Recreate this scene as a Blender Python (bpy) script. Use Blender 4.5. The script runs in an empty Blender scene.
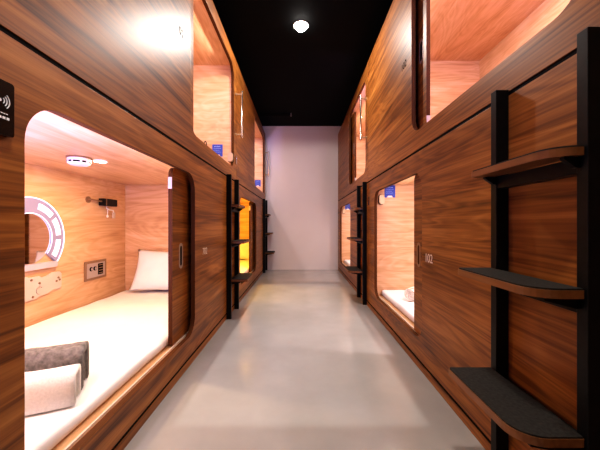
import bpy, bmesh, math, random
from mathutils import Vector, Matrix, noise

random.seed(7)
C = bpy.context.scene.collection
PI = math.pi
XL, XR = 0.62, 0.645          # distance of the left / right panel faces from the camera axis
EYE = 0.787
B0, B1, B2 = 0.555, 2.885, 5.215
PERIOD = B1 - B0
YEND = 5.22
CEIL = 2.5

# ------------------------------------------------------------------ materials
def new_mat(name):
    m = bpy.data.materials.new(name); m.use_nodes = True
    nt = m.node_tree
    return m, nt, nt.nodes, nt.links, nt.nodes['Principled BSDF']

def plain(name, col, rough=0.5, metal=0.0, spec=0.5, emit=None, estr=0.0, var=0.0, vscale=30.0, bump=0.0, coat=0.0):
    m, nt, N, L, b = new_mat(name)
    b.inputs['Base Color'].default_value = (*col, 1)
    b.inputs['Roughness'].default_value = rough
    b.inputs['Metallic'].default_value = metal
    b.inputs['Specular IOR Level'].default_value = spec
    b.inputs['Coat Weight'].default_value = coat
    if emit:
        b.inputs['Emission Color'].default_value = (*emit, 1)
        b.inputs['Emission Strength'].default_value = estr
    if var > 0 or bump > 0:
        tc = N.new('ShaderNodeTexCoord')
        no = N.new('ShaderNodeTexNoise'); no.inputs['Scale'].default_value = vscale; no.inputs['Detail'].default_value = 5
        L.new(tc.outputs['Object'], no.inputs['Vector'])
        if var > 0:
            r = N.new('ShaderNodeValToRGB')
            r.color_ramp.elements[0].position = 0.3; r.color_ramp.elements[1].position = 0.7
            r.color_ramp.elements[0].color = (*[c * (1 - var) for c in col], 1)
            r.color_ramp.elements[1].color = (*[min(1, c * (1 + var)) for c in col], 1)
            L.new(no.outputs['Fac'], r.inputs['Fac']); L.new(r.outputs['Color'], b.inputs['Base Color'])
        if bump > 0:
            bp = N.new('ShaderNodeBump'); bp.inputs['Strength'].default_value = bump; bp.inputs['Distance'].default_value = 0.003
            L.new(no.outputs['Fac'], bp.inputs['Height']); L.new(bp.outputs['Normal'], b.inputs['Normal'])
    return m

def wood(name, stops, axis='y', rough=0.35, spec=0.5, across=11.0, along=0.9, fine=95.0, wave=0.22, distort=1.4, coat=0.0):
    m, nt, N, L, b = new_mat(name)
    tc = N.new('ShaderNodeTexCoord'); oi = N.new('ShaderNodeObjectInfo')
    mul = N.new('ShaderNodeVectorMath'); mul.operation = 'MULTIPLY'
    cmb = N.new('ShaderNodeCombineXYZ')
    for i in range(3): L.new(oi.outputs['Random'], cmb.inputs[i])
    mul.inputs[1].default_value = (3.1, 7.7, 5.3)
    L.new(cmb.outputs[0], mul.inputs[0])
    add = N.new('ShaderNodeVectorMath'); add.operation = 'ADD'
    L.new(tc.outputs['Object'], add.inputs[0]); L.new(mul.outputs[0], add.inputs[1])
    def vec(al, ac):
        mp = N.new('ShaderNodeMapping')
        mp.inputs['Scale'].default_value = (al if axis == 'x' else ac, al if axis == 'y' else ac, al if axis == 'z' else ac)
        L.new(add.outputs[0], mp.inputs['Vector']); return mp.outputs[0]
    n1 = N.new('ShaderNodeTexNoise'); n1.inputs['Scale'].default_value = 1.0; n1.inputs['Detail'].default_value = 7
    n1.inputs['Roughness'].default_value = 0.62; n1.inputs['Distortion'].default_value = distort
    L.new(vec(along, across), n1.inputs['Vector'])
    n2 = N.new('ShaderNodeTexNoise'); n2.inputs['Scale'].default_value = 1.0; n2.inputs['Detail'].default_value = 4
    L.new(vec(along * 3.0, fine), n2.inputs['Vector'])
    w = N.new('ShaderNodeTexNoise'); w.inputs['Scale'].default_value = 1.0; w.inputs['Detail'].default_value = 2; w.inputs['Distortion'].default_value = 2.5
    L.new(vec(along * 0.8, across * 0.32), w.inputs['Vector'])
    # contour rings of the slow field give the arched cathedral figure
    sn = N.new('ShaderNodeMath'); sn.operation = 'MULTIPLY'; sn.inputs[1].default_value = 46.0; L.new(w.outputs['Fac'], sn.inputs[0])
    si = N.new('ShaderNodeMath'); si.operation = 'SINE'; L.new(sn.outputs[0], si.inputs[0])
    def mix(a, ka, bb, kb):
        x = N.new('ShaderNodeMath'); x.operation = 'MULTIPLY'; x.inputs[1].default_value = ka; L.new(a, x.inputs[0])
        y = N.new('ShaderNodeMath'); y.operation = 'MULTIPLY_ADD'; y.inputs[1].default_value = kb; L.new(bb, y.inputs[0]); L.new(x.outputs[0], y.inputs[2])
        return y.outputs[0]
    f = mix(n1.outputs['Fac'], 0.72, n2.outputs['Fac'], 0.28)
    f = mix(f, 1.0, si.outputs[0], wave * 0.22)
    r = N.new('ShaderNodeValToRGB')
    els = r.color_ramp.elements
    els[0].position, els[0].color = stops[0][0], (*stops[0][1], 1)
    els[1].position, els[1].color = stops[-1][0], (*stops[-1][1], 1)
    for p, c in stops[1:-1]:
        e = els.new(p); e.color = (*c, 1)
    L.new(f, r.inputs['Fac']); L.new(r.outputs['Color'], b.inputs['Base Color'])
    b.inputs['Roughness'].default_value = rough
    b.inputs['Specular IOR Level'].default_value = spec
    b.inputs['Coat Weight'].default_value = coat
    bp = N.new('ShaderNodeBump'); bp.inputs['Strength'].default_value = 0.12; bp.inputs['Distance'].default_value = 0.001
    L.new(n2.outputs['Fac'], bp.inputs['Height']); L.new(bp.outputs['Normal'], b.inputs['Normal'])
    return m

WALNUT = [(0.31, (0.070, 0.019, 0.0035)), (0.42, (0.172, 0.055, 0.010)), (0.53, (0.280, 0.099, 0.019)), (0.69, (0.445, 0.180, 0.042))]
OAK = [(0.30, (0.50, 0.26, 0.115)), (0.45, (0.62, 0.36, 0.18)), (0.56, (0.69, 0.43, 0.24)), (0.70, (0.77, 0.53, 0.33))]
M = {}
M['walnut'] = wood('walnut_laminate', WALNUT, 'y', rough=0.42, spec=0.33, across=17.0, along=0.5, fine=170, wave=0.22, distort=0.7)
M['edge_dark'] = plain('dark_walnut_edge', (0.085, 0.028, 0.007), 0.6, spec=0.1)
M['walnut_edge'] = wood('walnut_edge_band', [(0.3, (0.13, 0.046, 0.013)), (0.7, (0.26, 0.105, 0.034))], 'y', rough=0.4)
M['oak_y'] = wood('pale_oak_lengthwise', OAK, 'y', rough=0.42, across=9.0)
M['oak_x'] = wood('pale_oak_crosswise', OAK, 'x', rough=0.42, across=9.0)
M['black'] = plain('black_steel', (0.006, 0.006, 0.0065), 0.4, 0.0, 0.2, var=0.3, vscale=60)
M['mat'] = plain('charcoal_anti_slip', (0.028, 0.027, 0.025), 0.7, spec=0.2, var=0.35, vscale=120, bump=0.25)
M['chrome'] = plain('brushed_steel', (0.55, 0.53, 0.50), 0.16, 1.0)
M['brass'] = plain('champagne_metal', (0.50, 0.36, 0.22), 0.4, 0.5)
M['white'] = plain('white_plastic', (0.85, 0.84, 0.83), 0.4)
M['sheet'] = plain('white_cotton', (0.84, 0.82, 0.81), 0.85, spec=0.2, var=0.03, vscale=8, bump=0.10)
M['towel_white'] = plain('cream_terry', (0.86, 0.82, 0.78), 0.95, spec=0.1, var=0.06, vscale=160, bump=0.6)
M['towel_grey'] = plain('grey_terry', (0.20, 0.185, 0.175), 0.95, spec=0.1, var=0.35, vscale=70, bump=0.8)
M['towel_beige'] = plain('beige_terry', (0.84, 0.74, 0.62), 0.95, spec=0.1, var=0.15, vscale=120, bump=0.7)
M['glow'] = plain('white_led', (0.6, 0.6, 0.68), 0.5, emit=(0.90, 0.91, 1.0), estr=0.8)
M['glow_blue'] = plain('blue_white_led', (0.5, 0.5, 0.62), 0.5, emit=(0.70, 0.70, 1.0), estr=1.0)
M['lavender'] = plain('frosted_acrylic', (0.26, 0.22, 0.30), 0.3, emit=(0.55, 0.45, 0.9), estr=0.10)
M['mirror'] = plain('mirror_glass', (0.80, 0.74, 0.74), 0.04, 1.0)
M['acrylic'] = plain('milky_acrylic', (0.60, 0.49, 0.41), 0.3)
M['ledge'] = plain('pale_ledge', (0.50, 0.43, 0.47), 0.35)
M['lamp'] = plain('lamp_lens', (1, 1, 1), 0.4, emit=(1.0, 0.88, 0.72), estr=30.0)
M['lamp_main'] = plain('ceiling_lamp_lens', (1, 1, 1), 0.4, emit=(1.0, 0.96, 0.90), estr=60.0)
M['blue'] = plain('blue_card', (0.010, 0.045, 0.42), 0.35)
M['pale_blue'] = plain('pale_blue_print', (0.30, 0.42, 0.85), 0.5)
M['reader'] = plain('gloss_black', (0.006, 0.006, 0.007), 0.12)
M['print_grey'] = plain('grey_print', (0.55, 0.55, 0.55), 0.5, emit=(0.6, 0.6, 0.6), estr=0.25)  # faint glow put into the print colour itself
M['number'] = plain('inlaid_metal_number', (0.80, 0.66, 0.54), 0.45)
M['number_dark'] = plain('dark_inlaid_number', (0.02, 0.016, 0.014), 0.9, spec=0.0)
M['dark'] = plain('dark_recess', (0.004, 0.003, 0.003), 0.8, spec=0.1)
M['silver'] = plain('satin_silver', (0.50, 0.42, 0.37), 0.4, 0.6)
M['bronze'] = plain('brown_metal_frame', (0.30, 0.18, 0.10), 0.4, 0.4)
M['wallpaint'] = plain('white_wall_paint', (0.72, 0.68, 0.68), 0.8, spec=0.25, var=0.02, vscale=3)
M['ceilpaint'] = plain('black_ceiling_paint', (0.003, 0.003, 0.003), 0.8, spec=0.08)
M['shellpaint'] = plain('dark_void_paint', (0.03, 0.03, 0.03), 0.9, spec=0.1)

def floor_mat():
    m, nt, N, L, b = new_mat('polished_grey_resin')
    tc = N.new('ShaderNodeTexCoord')
    n = N.new('ShaderNodeTexNoise'); n.inputs['Scale'].default_value = 2.2; n.inputs['Detail'].default_value = 6; n.inputs['Roughness'].default_value = 0.6
    L.new(tc.outputs['Object'], n.inputs['Vector'])
    r = N.new('ShaderNodeValToRGB')
    r.color_ramp.elements[0].position = 0.3; r.color_ramp.elements[0].color = (0.315, 0.306, 0.294, 1)
    r.color_ramp.elements[1].position = 0.72; r.color_ramp.elements[1].color = (0.385, 0.375, 0.36, 1)
    L.new(n.outputs['Fac'], r.inputs['Fac']); L.new(r.outputs['Color'], b.inputs['Base Color'])
    n2 = N.new('ShaderNodeTexNoise'); n2.inputs['Scale'].default_value = 7; n2.inputs['Detail'].default_value = 5
    L.new(tc.outputs['Object'], n2.inputs['Vector'])
    mr = N.new('ShaderNodeMapRange'); mr.inputs['To Min'].default_value = 0.16; mr.inputs['To Max'].default_value = 0.27
    L.new(n2.outputs['Fac'], mr.inputs['Value']); L.new(mr.outputs['Result'], b.inputs['Roughness'])
    bp = N.new('ShaderNodeBump'); bp.inputs['Strength'].default_value = 0.05; bp.inputs['Distance'].default_value = 0.004
    L.new(n.outputs['Fac'], bp.inputs['Height']); L.new(bp.outputs['Normal'], b.inputs['Normal'])
    return m
M['floor'] = floor_mat()

# ------------------------------------------------------------------ shape helpers (world coordinates)
def box(bm, x0, x1, y0, y1, z0, z1):
    x0, x1 = min(x0, x1), max(x0, x1); y0, y1 = min(y0, y1), max(y0, y1); z0, z1 = min(z0, z1), max(z0, z1)
    v = [bm.verts.new(p) for p in ((x0,y0,z0),(x1,y0,z0),(x1,y1,z0),(x0,y1,z0),(x0,y0,z1),(x1,y0,z1),(x1,y1,z1),(x0,y1,z1))]
    for f in ((3,2,1,0),(4,5,6,7),(0,1,5,4),(1,2,6,5),(2,3,7,6),(3,0,4,7)):
        bm.faces.new([v[i] for i in f])
    return v

def cyl(bm, p0, p1, r0, r1=None, n=20, caps=True):
    r1 = r0 if r1 is None else r1
    p0, p1 = Vector(p0), Vector(p1); d = (p1 - p0).normalized()
    a = d.orthogonal().normalized(); b = d.cross(a)
    l0 = [bm.verts.new(p0 + (a*math.cos(2*PI*i/n) + b*math.sin(2*PI*i/n))*r0) for i in range(n)]
    l1 = [bm.verts.new(p1 + (a*math.cos(2*PI*i/n) + b*math.sin(2*PI*i/n))*r1) for i in range(n)]
    for i in range(n): bm.faces.new((l0[i], l0[(i+1)%n], l1[(i+1)%n], l1[i]))
    if caps:
        bm.faces.new(l0[::-1]); bm.faces.new(l1)

def tube(bm, pts, r, n=10):
    pts = [Vector(p) for p in pts]; rings = []
    ref = None
    for i, p in enumerate(pts):
        t = ((pts[min(i+1, len(pts)-1)] - pts[max(i-1, 0)])).normalized()
        if ref is None: ref = t.orthogonal().normalized()
        a = (ref - t*ref.dot(t)).normalized(); ref = a; b = t.cross(a)
        rings.append([bm.verts.new(p + (a*math.cos(2*PI*k/n) + b*math.sin(2*PI*k/n))*r) for k in range(n)])
    for i in range(len(rings)-1):
        for k in range(n):
            bm.faces.new((rings[i][k], rings[i][(k+1)%n], rings[i+1][(k+1)%n], rings[i+1][k]))
    bm.faces.new(rings[0][::-1]); bm.faces.new(rings[-1])

def rrect(a0, a1, b0, b1, r, n=8):
    """rounded rectangle as (a, b) points; r is one radius or four (a0b0, a1b0, a1b1, a0b1)"""
    rs = r if isinstance(r, (tuple, list)) else (r,)*4
    out = []
    for (ca, cb, sa, sb, st), rr in zip(((a0,b0,1,1,PI), (a1,b0,-1,1,1.5*PI), (a1,b1,-1,-1,0), (a0,b1,1,-1,0.5*PI)), rs):
        if rr < 1e-5: out.append((ca, cb)); continue
        for k in range(n+1):
            t = st + 0.5*PI*k/n
            out.append((ca + sa*rr + rr*math.cos(t), cb + sb*rr + rr*math.sin(t)))
    return out

def plate(bm, outer, place, t0, t1, holes=()):
    """solid plate: 2-D outline (with holes) swept from t0 to t1; place(a, b, t) gives the point"""
    loops = [outer] + list(holes)
    def lay(t):
        tmp = bmesh.new(); ed = []
        idx = 0
        for lp in loops:
            vs = [tmp.verts.new((p[0], p[1], 0)) for p in lp]
            ed += [tmp.edges.new((vs[i], vs[(i+1) % len(vs)])) for i in range(len(vs))]
        tmp.verts.index_update()
        bmesh.ops.triangle_fill(tmp, edges=ed, use_beauty=True, use_dissolve=False)
        tmp.verts.index_update()
        vv = [(v.co.x, v.co.y) for v in tmp.verts]; ff = [[v.index for v in f.verts] for f in tmp.faces]
        tmp.free(); return vv, ff
    vv, ff = lay(0)
    A = [bm.verts.new(place(a, b, t0)) for a, b in vv]; Bv = [bm.verts.new(place(a, b, t1)) for a, b in vv]
    for f in ff:
        bm.faces.new([A[i] for i in f][::-1]); bm.faces.new([Bv[i] for i in f])
    s = 0
    for lp in loops:
        n = len(lp)
        for i in range(n):
            bm.faces.new((A[s+i], A[s+(i+1)%n], Bv[s+(i+1)%n], Bv[s+i]))
        s += n

def soft_box(cx, cy, cz, sx, sy, sz, r, cuts=(14, 24, 4), amp=0.0, nscale=3.0, seed=0.0, power=4.0):
    """a box with rounded edges and slightly rumpled faces"""
    bm = bmesh.new()
    nx, ny, nz = cuts
    def grid(fn, n, m):
        g = [[bm.verts.new(fn(i/n, j/m)) for j in range(m+1)] for i in range(n+1)]
        for i in range(n):
            for j in range(m): bm.faces.new((g[i][j], g[i+1][j], g[i+1][j+1], g[i][j+1]))
    grid(lambda u, v: (u-.5, v-.5, .5), nx, ny); grid(lambda u, v: (u-.5, v-.5, -.5), nx, ny)
    grid(lambda u, v: (u-.5, -.5, v-.5), nx, nz); grid(lambda u, v: (u-.5, .5, v-.5), nx, nz)
    grid(lambda u, v: (-.5, u-.5, v-.5), ny, nz); grid(lambda u, v: (.5, u-.5, v-.5), ny, nz)
    bmesh.ops.remove_doubles(bm, verts=bm.verts, dist=1e-5)
    S = Vector((sx, sy, sz))
    for v in bm.verts:
        p = Vector((v.co.x*sx, v.co.y*sy, v.co.z*sz))
        inner = Vector([max(-S[i]/2 + r, min(S[i]/2 - r, p[i])) for i in range(3)])
        d = p - inner
        if d.length > 1e-7:
            m_ = max(abs(d.x), abs(d.y), abs(d.z))
            p = inner + d.normalized()*min(r, m_ if (abs(d.x) > 1e-7) + (abs(d.y) > 1e-7) + (abs(d.z) > 1e-7) == 1 else r)
        if amp:
            k = noise.fractal(p*nscale + Vector((seed, seed*1.7, 3.3)), 1.0, 2.0, 4)
            k2 = noise.noise(Vector((p.x*9 + p.y*4, p.y*3, seed)))
            if p.z > -sz/2 + 0.02: p.z += amp*(0.7*k + 0.4*k2) - amp*0.35
        v.co = p + Vector((cx, cy, cz))
    return bm

# ------------------------------------------------------------------ object helpers
def thing(name, label, cat, loc=(0,0,0), rotz=0.0, group=None):
    o = bpy.data.objects.new(name, None); C.objects.link(o)
    o.location = loc; o.rotation_euler = (0, 0, rotz); o.empty_display_size = 0.05
    o['label'] = label; o['category'] = cat
    if group: o['group'] = group
    o['_base'] = list(loc)
    return o

BASE = {}
def obj(name, bm, mat, parent=None, smooth=False, bevel=0.0, origin=None, label=None, local=False):
    bmesh.ops.recalc_face_normals(bm, faces=bm.faces)
    if parent is not None and not local:
        off = BASE.get(parent.name)
        if off is None: off = Vector(parent.location)
        bmesh.ops.translate(bm, verts=bm.verts, vec=-off)
    else:
        off = Vector((0,0,0))
    if origin is not None and parent is None:
        bmesh.ops.translate(bm, verts=bm.verts, vec=-Vector(origin))
    me = bpy.data.meshes.new(name); bm.to_mesh(me); bm.free()
    me.materials.append(mat)
    if smooth:
        for p in me.polygons: p.use_smooth = True
    o = bpy.data.objects.new(name, me); C.objects.link(o)
    if origin is not None and parent is None: o.location = origin
    if parent is not None:
        o.parent = parent; BASE[o.name] = off
    if bevel > 0:
        md = o.modifiers.new('edge', 'BEVEL'); md.width = bevel; md.segments = 2; md.limit_method = 'ANGLE'; md.angle_limit = math.radians(50)
    if label: o['label'] = label
    return o

def tag(o, label, cat, group=None):
    o['label'] = label; o['category'] = cat
    if group: o['group'] = group
    return o

def struct(name, bm, mat, **k):
    o = obj(name, bm, mat, **k); o['kind'] = 'structure'; return o

def dup(root, loc, rotz, label, group=None):
    r = root.copy(); C.objects.link(r); r.location = loc; r.rotation_euler = (0, 0, rotz)
    r['label'] = label
    if group: r['group'] = group
    for ch in list(root.children):
        c = ch.copy(); C.objects.link(c); c.parent = r
        for g in list(ch.children):
            d = g.copy(); C.objects.link(d); d.parent = c
    return r

def text_bm(body, size, depth=0.0008):
    cu = bpy.data.curves.new('t', 'FONT'); cu.body = body; cu.size = size; cu.extrude = depth/2
    cu.align_x = 'CENTER'; cu.align_y = 'CENTER'
    o = bpy.data.objects.new('t', cu); C.objects.link(o)
    bpy.context.view_layer.update()
    me = bpy.data.meshes.new_from_object(o)
    bm = bmesh.new(); bm.from_mesh(me)
    bpy.data.objects.remove(o); bpy.data.curves.remove(cu); bpy.data.meshes.remove(me)
    return bm

# ------------------------------------------------------------------ the setting
bm = bmesh.new(); box(bm, -1.8, 1.8, -1.9, YEND + 0.1, -0.06, 0.0); struct('floor', bm, M['floor'])
bm = bmesh.new(); box(bm, -1.8, 1.8, -1.9, YEND + 0.1, CEIL, CEIL + 0.06); struct('ceiling', bm, M['ceilpaint'])
bm = bmesh.new(); box(bm, -1.8, 1.8, YEND, YEND + 0.1, 0.0, CEIL); struct('wall_back', bm, M['wallpaint'])
bm = bmesh.new(); box(bm, -1.8, 1.8, -1.9, -1.8, 0.0, CEIL); struct('wall_front', bm, M['wallpaint'])
bm = bmesh.new(); box(bm, -1.8, -1.72, -1.8, YEND, 0.0, CEIL); struct('wall_left', bm, M['shellpaint'])
bm = bmesh.new(); box(bm, 1.72, 1.8, -1.8, YEND, 0.0, CEIL); struct('wall_right', bm, M['shellpaint'])
# continuation of the pod fronts beside and behind the camera
for s, X, nm in ((-1, XL, 'trim_1'), (1, XR, 'trim_2')):
    bm = bmesh.new()
    box(bm, s*X, s*(X+0.025), -1.8, B0 - 0.002, 0.05, 1.188); box(bm, s*X, s*(X+0.025), -1.8, B0 - 0.002, 1.2, 2.36)
    box(bm, s*X, s*(X+0.025), -1.8, B0 - 0.002, 0.0, 0.036)
    struct(nm, bm, M['walnut'])
    bm = bmesh.new()
    for za, zb_ in ((0.036, 0.05), (1.188, 1.2)): box(bm, s*(X+0.004), s*(X+0.02), -1.8, B0 - 0.002, za, zb_)  # black fillers stand in for shade inside the gaps
    struct(nm.replace('1', '3').replace('2', '4'), bm, M['dark'])
# dark service pipe under the ceiling near the far end
bm = bmesh.new(); cyl(bm, (-0.62, 4.55, 2.452), (-0.155, 4.55, 2.452), 0.026)
pipe = thing('service_pipe', 'black pipe running across under the black ceiling by the far wall', 'pipe', (-0.62, 4.55, 2.452))
obj('pipe_body', bm, M['dark'], pipe, smooth=False)
bm = bmesh.new(); cyl(bm, (-0.155, 4.55, 2.452), (-0.148, 4.55, 2.452), 0.028); obj('end_cap', bm, M['silver'], pipe, label='pale round end cap')
for x in (-0.5, -0.25):
    bm = bmesh.new(); cyl(bm, (x, 4.55, 2.475), (x, 4.55, 2.4995), 0.006); obj('hanger', bm, M['dark'], pipe)

# ------------------------------------------------------------------ pods
def edge_faces(o):
    o.data.materials.append(M['edge_dark'])
    for p in o.data.polygons:
        if abs(p.normal.x) < 0.5: p.material_index = 1

def pod(side, upper, k, label, open0, open1, door_far, door_lead, number, num_y, dd=0.045):
    """one sleeping capsule. side -1 left / +1 right, k = 0 near / 1 far along the corridor"""
    s = side; X = XL if s < 0 else XR
    y0, y1 = (B0, B1) if k == 0 else (B1, B2)
    y0 += 0.001; y1 -= 0.001
    if upper: zb, zt, oz0, oz1, izb, izt = 1.200, 2.36, 1.31, 2.245, 1.295, 2.262
    else:     zb, zt, oz0, oz1, izb, izt = 0.050, 1.188, 0.16, 1.075, 0.150, 1.140
    P = lambda d: s*(X + d)
    place = lambda a, b, t: (P(t), a, b)
    root = thing('sleeping_pod', label, 'sleeping pod', (P(0.5), (y0+y1)/2, 0.0 if not upper else zb), 0, 'wooden sleeping pods along the corridor')
    # front panel with a rounded opening
    bm = bmesh.new()
    plate(bm, [(y0, zb), (y1, zb), (y1, zt), (y0, zt)], place, 0.0, 0.025, [rrect(open0, open1, oz0, oz1, 0.10, 10)])
    edge_faces(obj('front_panel', bm, M['walnut'], root, bevel=0.0015))
    # interior linings
    ya, yb, D = y0 + 0.10, y0 + (2.225 if side < 0 and upper else 2.145), 0.962
    bm = bmesh.new(); box(bm, P(D), P(D+0.015), ya-0.015, yb+0.015, izb, izt); obj('back_lining', bm, M['oak_y'], root, label='pale oak lining')
    for a, b in ((ya-0.015, ya), (yb, yb+0.015)):
        far = a > ya
        bm = bmesh.new(); box(bm, P(0.08 if far == door_far else 0.027), P(D), a, b, izb, izt); obj('end_lining', bm, M['oak_x'], root, label='pale oak lining')
    # jamb fillers between the end lining and the front, beside the door track
    bm = bmesh.new()
    box(bm, P(0.025), P(D+0.015), y0, y1, izt, izt + 0.012); obj('ceiling_lining', bm, M['oak_y'], root, label='pale oak lining')
    bm = bmesh.new(); box(bm, P(0.026), P(D+0.015), y0, y1, izb-0.012, izb); obj('floor_board', bm, M['oak_y'], root)
    # outer carcass: keeps the light inside
    bm = bmesh.new()
    box(bm, P(0.026), P(D+0.02), y0, y0+0.012, zb + 0.02, zt-0.002); box(bm, P(0.026), P(D+0.02), y1-0.012, y1, zb + 0.02, zt-0.002)
    box(bm, P(D+0.02), P(D+0.03), y0, y1, zb + 0.02, zt-0.002)
    obj('carcass', bm, M['dark'], root)
    bm = bmesh.new()
    box(bm, P(0.028), P(D), y0+0.014, y1-0.014, (1.156 if upper else 0.001), izb-0.013)
    obj('base_frame', bm, M['dark'], root)
    bm = bmesh.new(); box(bm, P(0.003), P(0.024), y0, y1, zb - (0.0115 if upper else 0.0138), zb); obj('shadow_gap_strip', bm, M['dark'], root)  # black filler stands in for the shade inside the open gap
    if not upper:
        bm = bmesh.new(); box(bm, P(0.0), P(0.027), y0, y1, 0.0, 0.036); obj('plinth', bm, M['walnut'], root)
    # sliding door
    w = 1.02
    if door_far: d0, d1 = door_lead, min(door_lead + w, y1 - 0.02)
    else:        d0, d1 = max(door_lead - w, y0 + 0.02), door_lead
    zd0, zd1 = oz0 + 0.001, oz1 + (0.012 if not upper else 0.0)
    rr = (0.003, 0.003, 0.003, 0.045) if door_far else (0.003, 0.003, 0.045, 0.003)
    bm = bmesh.new(); plate(bm, rrect(d0, d1, zd0, zd1, rr), place, dd, dd + 0.021)
    door = obj('sliding_door', bm, M['walnut'], root, bevel=0.0015); edge_faces(door)
    ed = door_lead; sg = -1 if door_far else 1
    for zc in ((zd1 - 0.085,) if not upper else (zd0 + 0.045,)):
        bm = bmesh.new(); box(bm, P(dd + 0.0005), P(dd + 0.0205), ed, ed + sg*0.004, zc - 0.03, zc + 0.03); obj('bumper', bm, M['acrylic'], door, label='small pale bumper')
    # recessed pull: steel rim around a dark slot
    pc = ed - sg*(0.11 if door_far else 0.075) if not (side > 0 and not upper) else ed - 0.07
    if side > 0 and upper: pc = ed + 0.07
    zc = (zb + zt)/2 + (0.0 if upper else -0.005)
    bm = bmesh.new(); plate(bm, rrect(pc-0.026, pc+0.026, zc-0.070, zc+0.070, 0.0255), place, dd - 0.0015, dd + 0.0005, [rrect(pc-0.013, pc+0.013, zc-0.055, zc+0.055, 0.0125)])
    pull = obj('door_pull', bm, M['silver'], door, label='recessed metal pull') if dd > 0.04 else obj('door_pull', bm, M['bronze'], door, label='recessed metal pull')
    bm = bmesh.new(); plate(bm, rrect(pc-0.0129, pc+0.0129, zc-0.0549, zc+0.0549, 0.0124), place, dd - 0.0006, dd - 0.0001); obj('pull_recess', bm, M['dark'] if dd > 0.04 else M['edge_dark'], door)
    # bottom track behind the sill
    bm = bmesh.new(); box(bm, P(0.0360), P(0.0425), open0 - 0.1, open1 + 0.1, izb, izb + 0.0095); obj('door_track', bm, M['acrylic'], root, label='pale door track')
    # inlaid number
    if number:
        bm = text_bm(number, 0.062)
        mat = Matrix(((0, 0, -s, 0), (-s, 0, 0, 0), (0, 1, 0, 0), (0, 0, 0, 1)))
        bmesh.ops.transform(bm, matrix=Matrix.Translation((P(-0.0005), num_y, zc + 0.0)) @ mat, verts=bm.verts)
        obj('room_number', bm, M['number'] if not upper else M['number_dark'], root, label='inlaid number %s' % number)
    return root

pod(-1, False, 0, 'lower left pod nearest the camera, open on a white bed with grey and white towels', 0.674, 1.755, True, 1.55, '702', 1.935)
pod(-1, True, 0, 'upper left pod nearest the camera, above the bed with towels', 1.686, 2.775, False, 1.855, '02', 1.555)
pod(-1, False, 1, 'lower left pod by the far wall, glowing yellow inside', 3.044, 4.155, True, 3.95, None, 0)
pod(-1, True, 1, 'upper left pod by the far wall, above the yellow glowing pod', 4.016, 5.06, False, 4.185, None, 0)
pod(1, False, 0, 'lower right pod nearest the camera, showing a beige rolled towel on its bed', 1.60, 2.64, False, 1.784, '102', 1.515, 0.0275)
pod(1, True, 0, 'upper right pod nearest the camera, its pink interior cut by the top of the photo', 0.67, 1.751, True, 1.651, '102', 1.88)
pod(1, False, 1, 'lower right pod by the far wall, half hidden by black ladder steps', 3.93, 4.945, False, 4.09, None, 0)
pod(1, True, 1, 'upper right pod by the far wall, with a steel handle across its opening', 3.0, 4.03, True, 3.85, None, 0)

# ------------------------------------------------------------------ ladders
def make_ladder(label):
    t = thing('bunk_ladder', label, 'ladder', (0, 0, 0), 0, 'black steel bunk ladders with wooden steps')
    for y in (-0.149, 0.149):
        bm = bmesh.new(); box(bm, 0.0, 0.039, y - 0.0135, y + 0.0135, 0.0, 1.205); obj('post', bm, M['black'], t, bevel=0.0015, local=True)
    for z, p in ((0.957, 0.104), (0.650, 0.147), (0.333, 0.177)):
        out = rrect(0.040, p, -0.161, 0.156, (0.002, 0.008, min(0.062, p - 0.044), 0.002), 8)
        bm = bmesh.new(); plate(bm, out, lambda a, b, u: (a, b, u), z - 0.022, z - 0.004)
        st = obj('step', bm, M['walnut_edge'], t, bevel=0.002, local=True)
        bm = bmesh.new(); plate(bm, rrect(0.041, p - 0.003, -0.159, 0.154, (0.002, 0.006, min(0.060, p - 0.046), 0.002), 8), lambda a, b, u: (a, b, u), z - 0.004, z)
        obj('tread_mat', bm, M['mat'], st, local=True, label='charcoal anti-slip tread')
        bm = bmesh.new(); box(bm, 0.004, 0.036, -0.1350, 0.1350, z - 0.058, z - 0.023)
        obj('crossbar', bm, M['black'], t, bevel=0.001, local=True)
        for y in (-0.149, 0.149):
            bm = bmesh.new()
            pr = [(0.040, z - 0.023), (p - 0.03, z - 0.023), (p - 0.03, z - 0.028), (0.048, z - 0.046), (0.040, z - 0.046)]
            plate(bm, pr, lambda a, b, u: (a, u, b), y*0.93 - 0.006, y*0.93 + 0.006)
            obj('bracket', bm, M['black'], t, local=True)
    return t
lad = make_ladder('black ladder with three wooden steps nearest the camera on the right')
lad.location = (XR - 0.0005, 0.795, 0); lad.rotation_euler = (0, 0, PI)
dup(lad, (-XL + 0.0005, 2.655, 0), 0, 'black ladder on the left between the two open lower pods')
dup(lad, (-XL + 0.0005, 5.03, 0), 0, 'black ladder against the white far wall on the left')
dup(lad, (XR - 0.0005, 3.10, 0), PI, 'black ladder farther down the right side, past the open lower pod')

# ------------------------------------------------------------------ grab handles
def make_handle(label, z0=1.61, z1=2.05):
    t = thing('grab_handle', label, 'handle', (0, 0, 0), 0, 'steel grab handles beside the upper openings')
    bm = bmesh.new(); tube(bm, [(0.060, 0, z0), (0.060, 0, z1)], 0.0085, 14); obj('bar', bm, M['chrome'], t, smooth=False, local=True)
    for z in (z0 + 0.03, z1 - 0.03):
        bm = bmesh.new(); cyl(bm, (-0.0005, 0, z), (0.056, 0, z), 0.007); cyl(bm, (-0.0006, 0, z), (0.006, 0, z), 0.015)
        obj('mount', bm, M['brass'], t, local=True)
    return t
hd = make_handle('steel grab handle by the upper left pod nearest the camera')
hd.location = (-XL, 2.845, 0)
dup(hd, (-XL, 5.15, 0), 0, 'steel grab handle beside the white far wall on the left')
dup(hd, (XR, 2.94, 0), PI, 'steel grab handle on the right side, in front of the upper opening')

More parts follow.
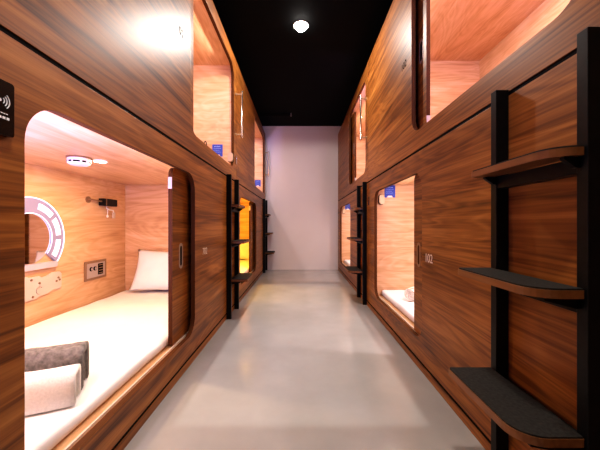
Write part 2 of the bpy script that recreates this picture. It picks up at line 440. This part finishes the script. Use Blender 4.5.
# ------------------------------------------------------------------ locks on the jambs
def lock(side, yplate, ybody, dbody, z, label, first=None):
    s = side; X = XL if s < 0 else XR
    t = thing('door_lock', label, 'lock', (s*X, yplate, z), 0, 'oval pod door locks')
    bm = bmesh.new(); plate(bm, rrect(yplate-0.017, yplate+0.017, z-0.043, z+0.043, 0.0165, 8), lambda a, b, u: (s*(X-u), a, b), 0.0003, 0.008)
    obj('outer_plate', bm, M['chrome'], t, bevel=0.002, label='pale oval plate')
    xc = s*(X + dbody)
    bm = bmesh.new(); plate(bm, rrect(xc-0.024, xc+0.024, z-0.042, z+0.042, 0.0235, 8), lambda a, b, u: (a, u, b), ybody - 0.034, ybody - 0.006)
    bd = obj('inner_body', bm, M['brass'], t, bevel=0.003, label='champagne coloured inner body')
    bm = bmesh.new(); plate(bm, rrect(xc-0.028, xc+0.028, z-0.046, z+0.046, 0.0275, 8), lambda a, b, u: (a, u, b), ybody - 0.006, ybody)
    obj('backplate', bm, M['dark'], bd)
    return t
lock(-1, 2.855, 2.752, 0.022, 1.40, 'oval lock at the upper left opening nearest the camera')
lock(1, 2.848, 2.6998, 0.075, 1.010, 'oval lock at the lower right opening with the rolled towel')
lock(1, 5.17, 5.0298, 0.075, 1.010, 'oval lock at the lower right opening by the far wall')

# ------------------------------------------------------------------ blue cards on the end linings
def card(xc, y, zc, label):
    t = thing('notice_card', label, 'sign', (xc, y, zc), 0, 'blue notice cards on the pod end walls')
    w, h = 0.048, 0.056
    out = [(-w, h), (-w, -h), (-0.030, -h), (-0.018, -h + 0.018), (0.018, -h + 0.018), (0.030, -h), (w, -h), (w, h)]
    bm = bmesh.new(); plate(bm, out, lambda a, b, u: (xc + a, y - u, zc + b), -0.0002, 0.002)
    c = obj('card_board', bm, M['blue'], t)
    bm = bmesh.new()
    for r, (a, b_, hh) in enumerate(((-0.03, 0.03, 0.006), (-0.036, 0.036, 0.003), (-0.036, 0.02, 0.003), (-0.036, 0.03, 0.003))):
        z = zc + 0.036 - r*0.017
        n = 5 + r*2; ww = (b_ - a)/n
        for i in range(n): box(bm, xc + a + i*ww, xc + a + (i+0.7)*ww, y - 0.0022, y - 0.0019, z - hh/2, z + hh/2)
    obj('print', bm, M['pale_blue'], t, label='pale printed lines')
    bm = bmesh.new(); plate(bm, [(-0.024, -h+0.002), (-0.014, -h+0.016), (0.014, -h+0.016), (0.024, -h+0.002)], lambda a, b, u: (xc+a, y-u, zc+b), -0.0002, 0.0015)
    obj('white_tab', bm, M['white'], t)
card(-0.774, B0 + 2.226, 1.473, 'blue card in the upper left opening nearest the camera')
card(-0.735, B1 + 2.226, 1.49, 'blue card in the upper left opening by the far wall')
card(0.80, B0 + 2.146, 1.085, 'blue card in the lower right opening with the rolled towel')
card(0.785, B1 + 2.146, 1.09, 'blue card in the lower right opening by the far wall')

# ------------------------------------------------------------------ beds
def mattress(side, k, label, seed):
    s = side; X = XL if s < 0 else XR
    y0 = B0 if k == 0 else B1
    ya, yb = y0 + 0.118, y0 + 2.137
    x0, x1 = X + 0.072, X + 0.953
    zt = 0.208; z0 = 0.151
    bm = soft_box(s*(x0+x1)/2, (ya+yb)/2, (z0+zt)/2, x1-x0, yb-ya, zt-z0, 0.022, (40, 80, 4), amp=0.009, nscale=2.6, seed=seed)
    o = obj('mattress', bm, M['sheet'], smooth=True, origin=(s*(x0+x1)/2, (ya+yb)/2, z0))
    return tag(o, label, 'mattress', 'white sheeted pod mattresses')
mattress(-1, 0, 'white sheeted mattress under the grey and white towels', 1.0)
mattress(-1, 1, 'white sheeted mattress inside the yellow glowing pod', 2.0)
mattress(1, 0, 'white sheeted mattress under the beige rolled towel', 3.0)
mattress(1, 1, 'white sheeted mattress in the lower right pod by the far wall', 4.0)

def pillow(cx, y_wall, zbase, label, seed):
    w, h, t = 0.66, 0.37, 0.13
    bm = bmesh.new(); n, m = 26, 18
    def surf(sgn):
        g = []
        for i in range(n+1):
            row = []
            for j in range(m+1):
                u, v = 2*i/n - 1, 2*j/m - 1
                th = (max(0, 1-abs(u)**2.6)**0.55)*(max(0, 1-abs(v)**2.6)**0.55)
                pinch = 1 - 0.07*(1 - abs(v)**2)*abs(u)**3
                pinch2 = 1 - 0.10*(1 - abs(u)**2)*abs(v)**3
                x = u*w/2*pinch; z = v*h/2*pinch2
                y = sgn*(t/2)*th + 0.006*noise.noise(Vector((u*3, v*3, seed)))*(th > 0)
                row.append(bm.verts.new((x, y, z)))
            g.append(row)
        for i in range(n):
            for j in range(m): bm.faces.new((g[i][j], g[i+1][j], g[i+1][j+1], g[i][j+1]))
    surf(1); surf(-1)
    bmesh.ops.remove_doubles(bm, verts=bm.verts, dist=0.0015)
    tilt = math.radians(-22)
    bmesh.ops.rotate(bm, cent=(0,0,0), matrix=Matrix.Rotation(tilt, 3, 'X'), verts=bm.verts)
    bmesh.ops.rotate(bm, cent=(0,0,0), matrix=Matrix.Rotation(math.radians(1.2), 3, 'Y'), verts=bm.verts)
    ymax = max(v.co.y for v in bm.verts); zmin = min(v.co.z for v in bm.verts)
    bmesh.ops.translate(bm, verts=bm.verts, vec=(cx, y_wall - ymax - 0.002, zbase - zmin))
    o = obj('pillow', bm, M['sheet'], smooth=True, origin=(cx, y_wall - 0.15, zbase))
    return tag(o, label, 'pillow', 'white pillows against the pod end walls')
pillow(-1.125, B0 + 2.146, 0.2095, 'white pillow on the lower left bed nearest the camera', 0.4)
pillow(-1.125, B1 + 2.146, 0.2095, 'white pillow inside the yellow glowing pod', 2.4)

# folded towels: an outer wrap over a stack of inner folds
def folded(name, P, ang, length, depth, height, wrap, mat, label, cat, nfold, seed, amp):
    z0 = 0.2105
    u = Vector((-math.cos(ang), -math.sin(ang), 0)); v = Vector((-math.sin(ang), math.cos(ang), 0))
    def strip(prof, l0, l1, nseg=22):
        bm_ = bmesh.new(); rings = []
        for i in range(nseg+1):
            l = l0 + (l1-l0)*i/nseg; row = []
            for (a, b) in prof:
                p = Vector(P) + u*l + v*a + Vector((0,0,z0 + b))
                e = amp*noise.fractal(p*9 + Vector((seed, 0, 0)), 1.0, 2.0, 3)
                ctr = Vector(P) + u*l + v*(depth/2) + Vector((0,0,z0 + height/2))
                d = (p - ctr); d.normalize()
                p = p + d*e
                p.z = max(p.z, z0)
                row.append(bm_.verts.new(p))
            rings.append(row)
        k = len(prof)
        for i in range(nseg):
            for j in range(k): bm_.faces.new((rings[i][j], rings[i][(j+1)%k], rings[i+1][(j+1)%k], rings[i+1][j]))
        bm_.faces.new(rings[0][::-1]); bm_.faces.new(rings[-1])
        return bm_
    # inverted-U wrap
    n = 7; R = min(0.045, depth*0.4)
    def arch(off):
        pts = [(off, 0.0)]
        r = max(R - off, 0.004)
        h = height - off
        for kx in range(n+1):
            t = PI - 0.5*PI*kx/n; pts.append((off + r + r*math.cos(t), h - r + r*math.sin(t)))
        for kx in range(n+1):
            t = 0.5*PI - 0.5*PI*kx/n; pts.append((depth - off - r + r*math.cos(t), h - r + r*math.sin(t)))
        pts.append((depth - off, 0.0)); return pts
    root = thing(name, label, cat, (P[0] + u.x*length/2 + v.x*depth/2, P[1] + u.y*length/2 + v.y*depth/2, z0))
    outer = arch(0.0) + arch(wrap)[::-1]
    obj('outer_wrap', strip(outer, 0.0, length), mat, root, smooth=True)
    inner_w = (depth - 2*wrap)/nfold
    for i in range(nfold):
        a0 = wrap + i*inner_w + 0.0015; a1 = a0 + inner_w - 0.003
        h = height - wrap - 0.004 - (0.006 if i in (0, nfold-1) else 0.0)
        prof = rrect(a0, a1, 0.0, h, min(0.48*(a1-a0), 0.012), 4)
        obj('inner_fold', strip(prof, 0.006 + 0.004*(i % 2), length - 0.01), mat, root, smooth=True)
    return root
folded('folded_towel', (-0.722, 0.955, 0), math.radians(25), 0.34, 0.092, 0.108, 0.024, M['towel_white'],
       'cream white folded towel in front of the grey towel on the bed', 'towel', 2, 0.3, 0.006)
Pg = Vector((-0.722, 0.955, 0)) + Vector((-math.sin(math.radians(25)), math.cos(math.radians(25)), 0))*0.100
folded('folded_towel', (Pg.x, Pg.y, 0), math.radians(25), 0.36, 0.118, 0.142, 0.028, M['towel_grey'],
       'dark grey folded plush towel behind the white towel on the bed', 'towel', 3, 5.3, 0.008)

# beige rolled towel on the right bed
def rolled(cx0, cx1, y, z, r, label):
    bm = bmesh.new(); n = 90; turns = 3.2; th = 0.010
    prof_o, prof_i = [], []
    for i in range(n+1):
        t = i/n; a = t*turns*2*PI; rr = r*(0.12 + 0.88*t)
        prof_o.append((rr*math.cos(a), rr*math.sin(a))); prof_i.append(((rr-th)*math.cos(a) if rr > th else 0, (rr-th)*math.sin(a) if rr > th else 0))
    prof = prof_o + prof_i[::-1]
    A = [bm.verts.new((cx0 + 0.004*noise.noise(Vector((a*40, b*40, 0))), y + a, z + b)) for a, b in prof]
    Bv = [bm.verts.new((cx1, y + a, z + b)) for a, b in prof]
    k = len(prof)
    for i in range(k): bm.faces.new((A[i], A[(i+1)%k], Bv[(i+1)%k], Bv[i]))
    m_ = len(prof_o)
    for i in range(m_-1):
        for R_ in (A, Bv): bm.faces.new((R_[i], R_[i+1], R_[k-2-i], R_[k-1-i]))
    bmesh.ops.rotate(bm, cent=(cx0, y, z), matrix=Matrix.Rotation(math.radians(42), 3, 'Z'), verts=bm.verts)
    o = obj('rolled_towel', bm, M['towel_beige'], smooth=False, origin=((cx0+cx1)/2, y, z - r))
    return tag(o, label, 'towel')
rolled(0.815, 1.09, 2.24, 0.262, 0.050, 'beige rolled towel on the lower right bed nearest the camera')

# ------------------------------------------------------------------ fittings of the near lower left pod
XW = XL + 0.9616                      # back lining distance
wallp = lambda a, b, t: (-(XW - t), a, b)
# round halo mirror
cy, cz, R = 1.74, 0.705, 0.242
mir = thing('halo_mirror', 'round mirror with glowing white light segments on the pod back wall', 'mirror', (-XW, cy, cz))
def arc_pts(r, a0, a1, n): return [(cy + r*math.cos(a0 + (a1-a0)*i/n), cz + r*math.sin(a0 + (a1-a0)*i/n)) for i in range(n+1)]
a0, a1 = math.radians(-40), math.radians(220)
bm = bmesh.new(); plate(bm, arc_pts(0.240, a0, a1, 60) + arc_pts(0.152, a1, a0, 60), wallp, 0.0, 0.016); obj('light_band', bm, M['lavender'], mir)
bm = bmesh.new(); plate(bm, arc_pts(0.146, 0, 2*PI*59/60, 59), wallp, 0.0, 0.008); obj('glass', bm, M['mirror'], mir)
def arc_tube(r, a_0, a_1, rad, t): 
    bm_ = bmesh.new(); tube(bm_, [wallp(a, b, t) for a, b in arc_pts(r, a_0, a_1, 50)], rad, 8); return bm_
obj('outer_glow_ring', arc_tube(0.240, a0, a1, 0.0036, 0.0175), M['glow_blue'], mir, label='thin glowing outer ring')
obj('inner_glow_ring', arc_tube(0.149, a0, a1, 0.0028, 0.014), M['glow_blue'], mir, label='thin glowing inner ring')
for deg in (-20, 20, 60, 120, 160, 200):
    c = math.radians(deg); h = math.radians(16)
    bm = bmesh.new(); plate(bm, arc_pts(0.214, c-h, c+h, 10) + arc_pts(0.178, c+h, c-h, 10), wallp, 0.0155, 0.019)
    obj('light_segment', bm, M['glow'], mir, label='glowing white segment')
bm = bmesh.new(); plate(bm, rrect(cy-0.185, cy+0.185, cz-0.185, cz-0.150, 0.012), wallp, 0.0, 0.022); obj('bottom_ledge', bm, M['ledge'], mir)

# milky bracket plate of a fold-down table
tb = thing('folding_table', 'milky white bracket plate with screws below the round mirror', 'table', (-XW, 1.8, 0.43))
out = [(1.52,0.485),(1.72,0.485),(1.735,0.478),(1.80,0.478),(1.82,0.465),(1.86,0.470),(1.90,0.485),(1.955,0.482),(1.968,0.468),(1.968,0.385),(1.955,0.372),(1.90,0.375),(1.865,0.360),(1.80,0.355),(1.775,0.345),(1.70,0.345),(1.52,0.340)]
bm = bmesh.new(); plate(bm, out, wallp, 0.0, 0.012); obj('plate', bm, M['acrylic'], tb, bevel=0.002)
for (a, b) in ((1.745,0.462),(1.80,0.435),(1.755,0.362),(1.925,0.425),(1.95,0.43),(1.94,0.445),(1.66,0.455),(1.66,0.37)):
    bm = bmesh.new(); cyl(bm, wallp(a, b, 0.012), wallp(a, b, 0.016), 0.0065, n=12); obj('screw', bm, M['bronze'], tb)
bm = bmesh.new(); tube(bm, [wallp(1.80 + 0.022*math.cos(t), 0.392 + 0.022*math.sin(t), 0.0135) for t in [math.radians(40 + 25*i) for i in range(10)]], 0.0025, 8); obj('embossed_arc', bm, M['silver'], tb)

# control panel
cp = thing('control_panel', 'silver control panel with dials and a dark outlet on the pod back wall', 'control panel', (-XW, 2.30, 0.44))
bm = bmesh.new(); plate(bm, rrect(2.185, 2.425, 0.368, 0.512, 0.006), wallp, 0.0, 0.008); obj('frame', bm, M['bronze'], cp, bevel=0.002)
bm = bmesh.new(); plate(bm, rrect(2.205, 2.405, 0.386, 0.494, 0.004), wallp, 0.008, 0.0105); obj('faceplate', bm, M['silver'], cp)
for (a, b) in ((2.245, 0.452), (2.287, 0.452)):
    bm = bmesh.new(); cyl(bm, wallp(a, b, 0.0105), wallp(a, b, 0.0165), 0.016, 0.014, n=20); d = obj('dial', bm, M['dark'], cp)
    bm = bmesh.new(); cyl(bm, wallp(a, b, 0.0165), wallp(a, b, 0.0185), 0.010, n=16); obj('dial_cap', bm, M['silver'], d)
bm = bmesh.new(); plate(bm, rrect(2.322, 2.378, 0.400, 0.484, 0.004), wallp, 0.0105, 0.013); ot = obj('outlet', bm, M['dark'], cp)
for i in range(4):
    bm = bmesh.new(); z = 0.411 + i*0.0205; box(bm, *sorted((wallp(0,0,0.013)[0], wallp(0,0,0.0145)[0])), 2.328, 2.372, z - 0.003, z + 0.003); obj('louvre', bm, M['bronze'], ot)

# black coat hook on an arm, and a clear tag hanging from it
rl = thing('wall_hook', 'small black hook on a short wall arm above the control panel', 'lamp', (-XW, 2.23, 0.97))
bm = bmesh.new(); cyl(bm, wallp(2.225, 0.972, 0.0), wallp(2.225, 0.972, 0.008), 0.024, n=20); obj('wall_mount', bm, M['bronze'], rl)
bm = bmesh.new(); tube(bm, [wallp(2.225, 0.972, 0.008), wallp(2.228, 0.972, 0.03), wallp(2.25, 0.970, 0.036), wallp(2.33, 0.966, 0.036)], 0.006, 10); obj('arm', bm, M['bronze'], rl)
bm = bmesh.new(); plate(bm, rrect(2.325, 2.485, 0.934, 0.990, 0.007), wallp, 0.014, 0.060); hd_ = obj('hook_head', bm, M['black'], rl, bevel=0.003)
bm = bmesh.new(); plate(bm, rrect(2.345, 2.352, 0.934, 0.990, 0.0005), wallp, 0.0595, 0.0612); obj('head_seam', bm, M['bronze'], hd_)
kt = thing('key_tag', 'clear tag with a pale clip hanging under the small black hook', 'tag', (-XW, 2.43, 0.88))
bm = bmesh.new(); tube(bm, [wallp(2.39, 0.9335, 0.034), wallp(2.385, 0.915, 0.036), wallp(2.42, 0.905, 0.038), wallp(2.47, 0.902, 0.036), wallp(2.475, 0.885, 0.034)], 0.0035, 8); obj('loop', bm, M['white'], kt, smooth=True)
bm = bmesh.new(); plate(bm, rrect(2.468, 2.502, 0.838, 0.888, 0.008), wallp, 0.028, 0.034); obj('tag_body', bm, M['acrylic'], kt)
bm = bmesh.new(); tube(bm, [wallp(2.40, 0.908, 0.036), wallp(2.40, 0.86, 0.034)], 0.002, 8); obj('cord', bm, M['white'], kt)
bm = bmesh.new(); cyl(bm, wallp(2.40, 0.852, 0.030), wallp(2.40, 0.852, 0.038), 0.010, n=16); obj('bead', bm, M['white'], kt)

# smoke alarm and downlight in the pod ceiling
sm = thing('smoke_alarm', 'round white smoke alarm on the pod ceiling beside the small downlight', 'smoke alarm', (-1.165, 1.575, 1.14))
x, y = -1.165, 1.575
bm = bmesh.new(); cyl(bm, (x, y, 1.1397), (x, y, 1.132), 0.056, 0.056, 36); obj('mount_plate', bm, M['bronze'], sm)
bm = bmesh.new(); cyl(bm, (x, y, 1.132), (x, y, 1.106), 0.052, 0.052, 36); cyl(bm, (x, y, 1.106), (x, y, 1.097), 0.052, 0.038, 36); body = obj('alarm_body', bm, M['white'], sm, bevel=0.002)
for k, (da, hw) in enumerate(((-100, 9), (-66, 16), (-30, 9), (20, 12), (70, 12), (120, 12), (170, 12), (215, 12))):
    bm = bmesh.new(); aa = math.radians(da)
    pts = [(x + 0.0528*math.cos(aa + math.radians(q)), y + 0.0528*math.sin(aa + math.radians(q))) for q in [-hw + 2*hw*i/6 for i in range(7)]]
    pin = [(x + 0.047*math.cos(aa + math.radians(q)), y + 0.047*math.sin(aa + math.radians(q))) for q in [hw - 2*hw*i/6 for i in range(7)]]
    plate(bm, pts + pin, lambda a, b, u: (a, b, u), 1.109, 1.117); obj('sensor_slot', bm, M['dark'], body)
def downlight(x, y, z, r, label, mat, group=None, dome=0.003):
    t = thing('downlight', label, 'light', (x, y, z), 0, group)
    bm = bmesh.new(); plate(bm, [(x + r*math.cos(2*PI*i/40), y + r*math.sin(2*PI*i/40)) for i in range(40)], lambda a, b, u: (a, b, u), z - 0.006, z + 0.0004,
                            [[(x + 0.78*r*math.cos(2*PI*i/40), y + 0.78*r*math.sin(2*PI*i/40)) for i in range(40)]])
    obj('trim_ring', bm, M['white'], t)
    bm = bmesh.new()
    if dome > 0.01:
        for i in range(8):
            q0, q1 = 0.5*PI*i/8, 0.5*PI*(i+1)/8
            cyl(bm, (x, y, z - dome*math.sin(q0)), (x, y, z - dome*math.sin(q1)), 0.77*r*math.cos(q0), max(0.77*r*math.cos(q1), 1e-4), n=40, caps=False)
        bmesh.ops.remove_doubles(bm, verts=bm.verts, dist=1e-5)
    else: cyl(bm, (x, y, z + 0.0004), (x, y, z - dome), 0.77*r, n=40)
    obj('lens', bm, mat, t, label='glowing lens')
    return t
downlight(-1.115, 1.665, 1.1398, 0.038, 'small glowing downlight beside the smoke alarm on the pod ceiling', M['lamp'])
downlight(0.0, 2.58, CEIL, 0.066, 'bright round downlight in the black corridor ceiling', M['lamp_main'], dome=0.046)

# thin wire loop on the floor of the upper left pod
bm = bmesh.new()
tube(bm, [(-0.70, 2.20 - 0.045*math.cos(t), 1.2975 + 0.10*math.sin(t)) for t in [PI*i/16 for i in range(17)]], 0.003, 8)
tag(obj('wire_loop', bm, M['dark'], smooth=True, origin=(-0.70, 2.20, 1.296)), 'thin curved wire at the sill of the upper left opening beside the blue card', 'wire')

# card reader on the left front
cr = thing('card_reader', 'glossy black card reader with a contactless symbol at the left edge', 'card reader', (-XL, 0.593, 1.03))
pr = lambda a, b, t: (-(XL - t), a - 0.0105, b)
bm = bmesh.new(); plate(bm, rrect(0.562, 0.647, 0.970, 1.082, 0.006), pr, -0.0005, 0.012); obj('housing', bm, M['reader'], cr, bevel=0.002)
sy = 0.618
bm = bmesh.new(); cyl(bm, pr(sy - 0.0015, 1.040, 0.012), pr(sy - 0.0015, 1.040, 0.0126), 0.0030, n=14)
for r in (0.007, 0.0125, 0.018):
    tube(bm, [pr(sy + r*math.cos(t), 1.040 + r*math.sin(t), 0.0122) for t in [math.radians(-48 + 12*i) for i in range(9)]], 0.0011, 6)
obj('contactless_symbol', bm, M['print_grey'], cr, label='grey contactless waves')
bm = bmesh.new()
for (za, hh, n, a, b) in ((1.0145, 0.0018, 9, 0.585, 0.634), (1.0055, 0.0052, 7, 0.580, 0.638)):
    ww = (b - a)/n
    for i in range(n):
        box(bm, *sorted((pr(0,0,0.0119)[0], pr(0,0,0.0124)[0])), a - 0.0105 + i*ww, a - 0.0105 + (i + 0.72)*ww, za - hh/2, za + hh/2)
obj('printed_text', bm, M['print_grey'], cr)

# ------------------------------------------------------------------ lights
def lamp(name, kind, loc, energy, col, size=0.05, rot=None, **k):
    d = bpy.data.lights.new(name, kind); d.energy = energy; d.color = col
    if kind == 'AREA':
        d.shape = k.get('shape', 'RECTANGLE'); d.size = size; d.size_y = k.get('size_y', size)
    elif kind == 'SPOT':
        d.shadow_soft_size = size; d.spot_size = k.get('cone', 1.5); d.spot_blend = k.get('blend', 0.5)
    else: d.shadow_soft_size = size
    o = bpy.data.objects.new(name, d); C.objects.link(o); o.location = loc
    if rot is not None: o.rotation_euler = rot
    return o
def aim(o, target):
    o.rotation_euler = (Vector(target) - o.location).to_track_quat('-Z', 'Y').to_euler()
lamp('corridor_lamp', 'SPOT', (0, 2.58, CEIL - 0.062), 72, (1.0, 0.93, 0.86), 0.045, (0, 0, 0), cone=math.radians(176), blend=0.12)
b_ = lamp('corridor_lamp_behind', 'SPOT', (0, 0.25, CEIL - 0.03), 85, (1.0, 0.88, 0.76), 0.06, (0, 0, 0), cone=math.radians(112), blend=1.0)
# added spot, its beam masked to a rectangle to brighten the floor
q = lamp('floor_patch_beam', 'SPOT', (0, 2.58, CEIL - 0.062), 105, (1.0, 0.94, 0.87), 0.012, (0, 0, 0), cone=math.radians(80), blend=0.0)
q.data.use_nodes = True
nt = q.data.node_tree; N = nt.nodes; L = nt.links
em = N['Emission']; tc = N.new('ShaderNodeTexCoord'); sp = N.new('ShaderNodeSeparateXYZ'); L.new(tc.outputs['Normal'], sp.inputs[0])
def mth(op, a, b=None):
    n_ = N.new('ShaderNodeMath'); n_.operation = op
    for i_, v_ in enumerate((a, b)):
        if v_ is None: continue
        if isinstance(v_, (int, float)): n_.inputs[i_].default_value = v_
        else: L.new(v_, n_.inputs[i_])
    return n_.outputs[0]
def edge(ax, lim):
    k = mth('ABSOLUTE', mth('DIVIDE', sp.outputs[ax], sp.outputs[2]))
    mr = N.new('ShaderNodeMapRange'); mr.interpolation_type = 'SMOOTHSTEP'
    mr.inputs['From Min'].default_value = lim*0.985; mr.inputs['From Max'].default_value = lim*1.015
    mr.inputs['To Min'].default_value = 1.0; mr.inputs['To Max'].default_value = 0.0
    L.new(k, mr.inputs['Value']); return mr.outputs['Result']
L.new(mth('MULTIPLY', edge(0, 0.205), edge(1, 0.577)), em.inputs['Strength'])
WARM, YEL, PINK, VIO = (1.0, 0.71, 0.40), (1.0, 0.55, 0.06), (1.0, 0.86, 0.86), (0.36, 0.36, 1.0)
def pod_lights(s, upper, k, warm, e, fill, ef, ev, es):
    """a warm downlight in the middle, plus unseen fill added at the near end and behind the front panel"""
    X = XL if s < 0 else XR; y0 = B0 if k == 0 else B1
    z = 2.255 if upper else 1.132
    g = 0.72; e *= g; ef *= g; ev *= g; es *= g
    lamp('pod_downlight', 'AREA', (s*(X + 0.50), y0 + 1.145, z), e, warm, 0.05, (0, 0, 0), shape='DISK')
    if ef > 0: lamp('pod_end_fill', 'AREA', (s*(X + 0.25), y0 + 0.19, z), ef, fill, 0.06, (0, 0, 0), shape='DISK')  # unseen fill disk added to light faces turned to the near end
    if es > 0:
        a = lamp('pod_front_fill', 'AREA', (s*(X + 0.085), y0 + 1.15, z - 0.03), es, warm, 1.7, None, size_y=0.03); aim(a, (s*(X+0.60), y0 + 1.15, z - 0.50))  # unseen area fill added behind the header to brighten the interior
    if ev > 0:
        a = lamp('pod_mood_light', 'AREA', (s*(X + 0.30), y0 + 0.14, z - 0.45), ev, VIO, 0.5, None, size_y=0.08); aim(a, (s*(X+0.28), y0 + 0.55, z + 0.05))
FILL = (1.0, 0.88, 0.95)
pod_lights(-1, False, 0, WARM, 13, FILL, 4.5, 27, 5)
pod_lights(-1, False, 1, YEL, 20, YEL, 6, 0.0, 10)
pod_lights(-1, True, 0, PINK, 14, FILL, 8, 14, 10)
pod_lights(-1, True, 1, PINK, 14, FILL, 8, 14, 10)
pod_lights(1, False, 0, PINK, 14, FILL, 7, 8, 9)
pod_lights(1, False, 1, PINK, 13, FILL, 5, 4, 8)
pod_lights(1, True, 0, PINK, 14, FILL, 8, 24, 9)
pod_lights(1, True, 1, PINK, 14, FILL, 8, 8, 10)
v_ = lamp('violet_spot', 'SPOT', (-1.0, 3.25, 1.86), 22, (0.45, 0.38, 1.0), 0.05, None, cone=math.radians(30), blend=0.9); aim(v_, (-0.30, 5.22, 2.16))  # unseen spot added to throw violet onto the far wall

w = bpy.data.worlds.new('World'); bpy.context.scene.world = w; w.use_nodes = True
w.node_tree.nodes['Background'].inputs[0].default_value = (0.9, 0.85, 0.8, 1); w.node_tree.nodes['Background'].inputs[1].default_value = 0.02

# ------------------------------------------------------------------ camera
cam = bpy.data.cameras.new('Camera'); co = bpy.data.objects.new('Camera', cam); C.objects.link(co)
co.location = (0, 0, EYE); co.rotation_euler = (PI/2, 0, 0)
cam.sensor_width = 36; cam.lens = 18.0; cam.shift_x = -1.0/600; cam.shift_y = -0.5/600; cam.clip_start = 0.02
bpy.context.scene.camera = co
sc = bpy.context.scene
for o in C.objects:
    if '_base' in o: del o['_base']
sc.view_settings.view_transform = 'Standard'
for lk in ('Medium High Contrast', 'Standard - Medium High Contrast'):
    try:
        sc.view_settings.look = lk; break
    except Exception: pass
print('LOOK', sc.view_settings.look)
sc.view_settings.exposure = 0.0
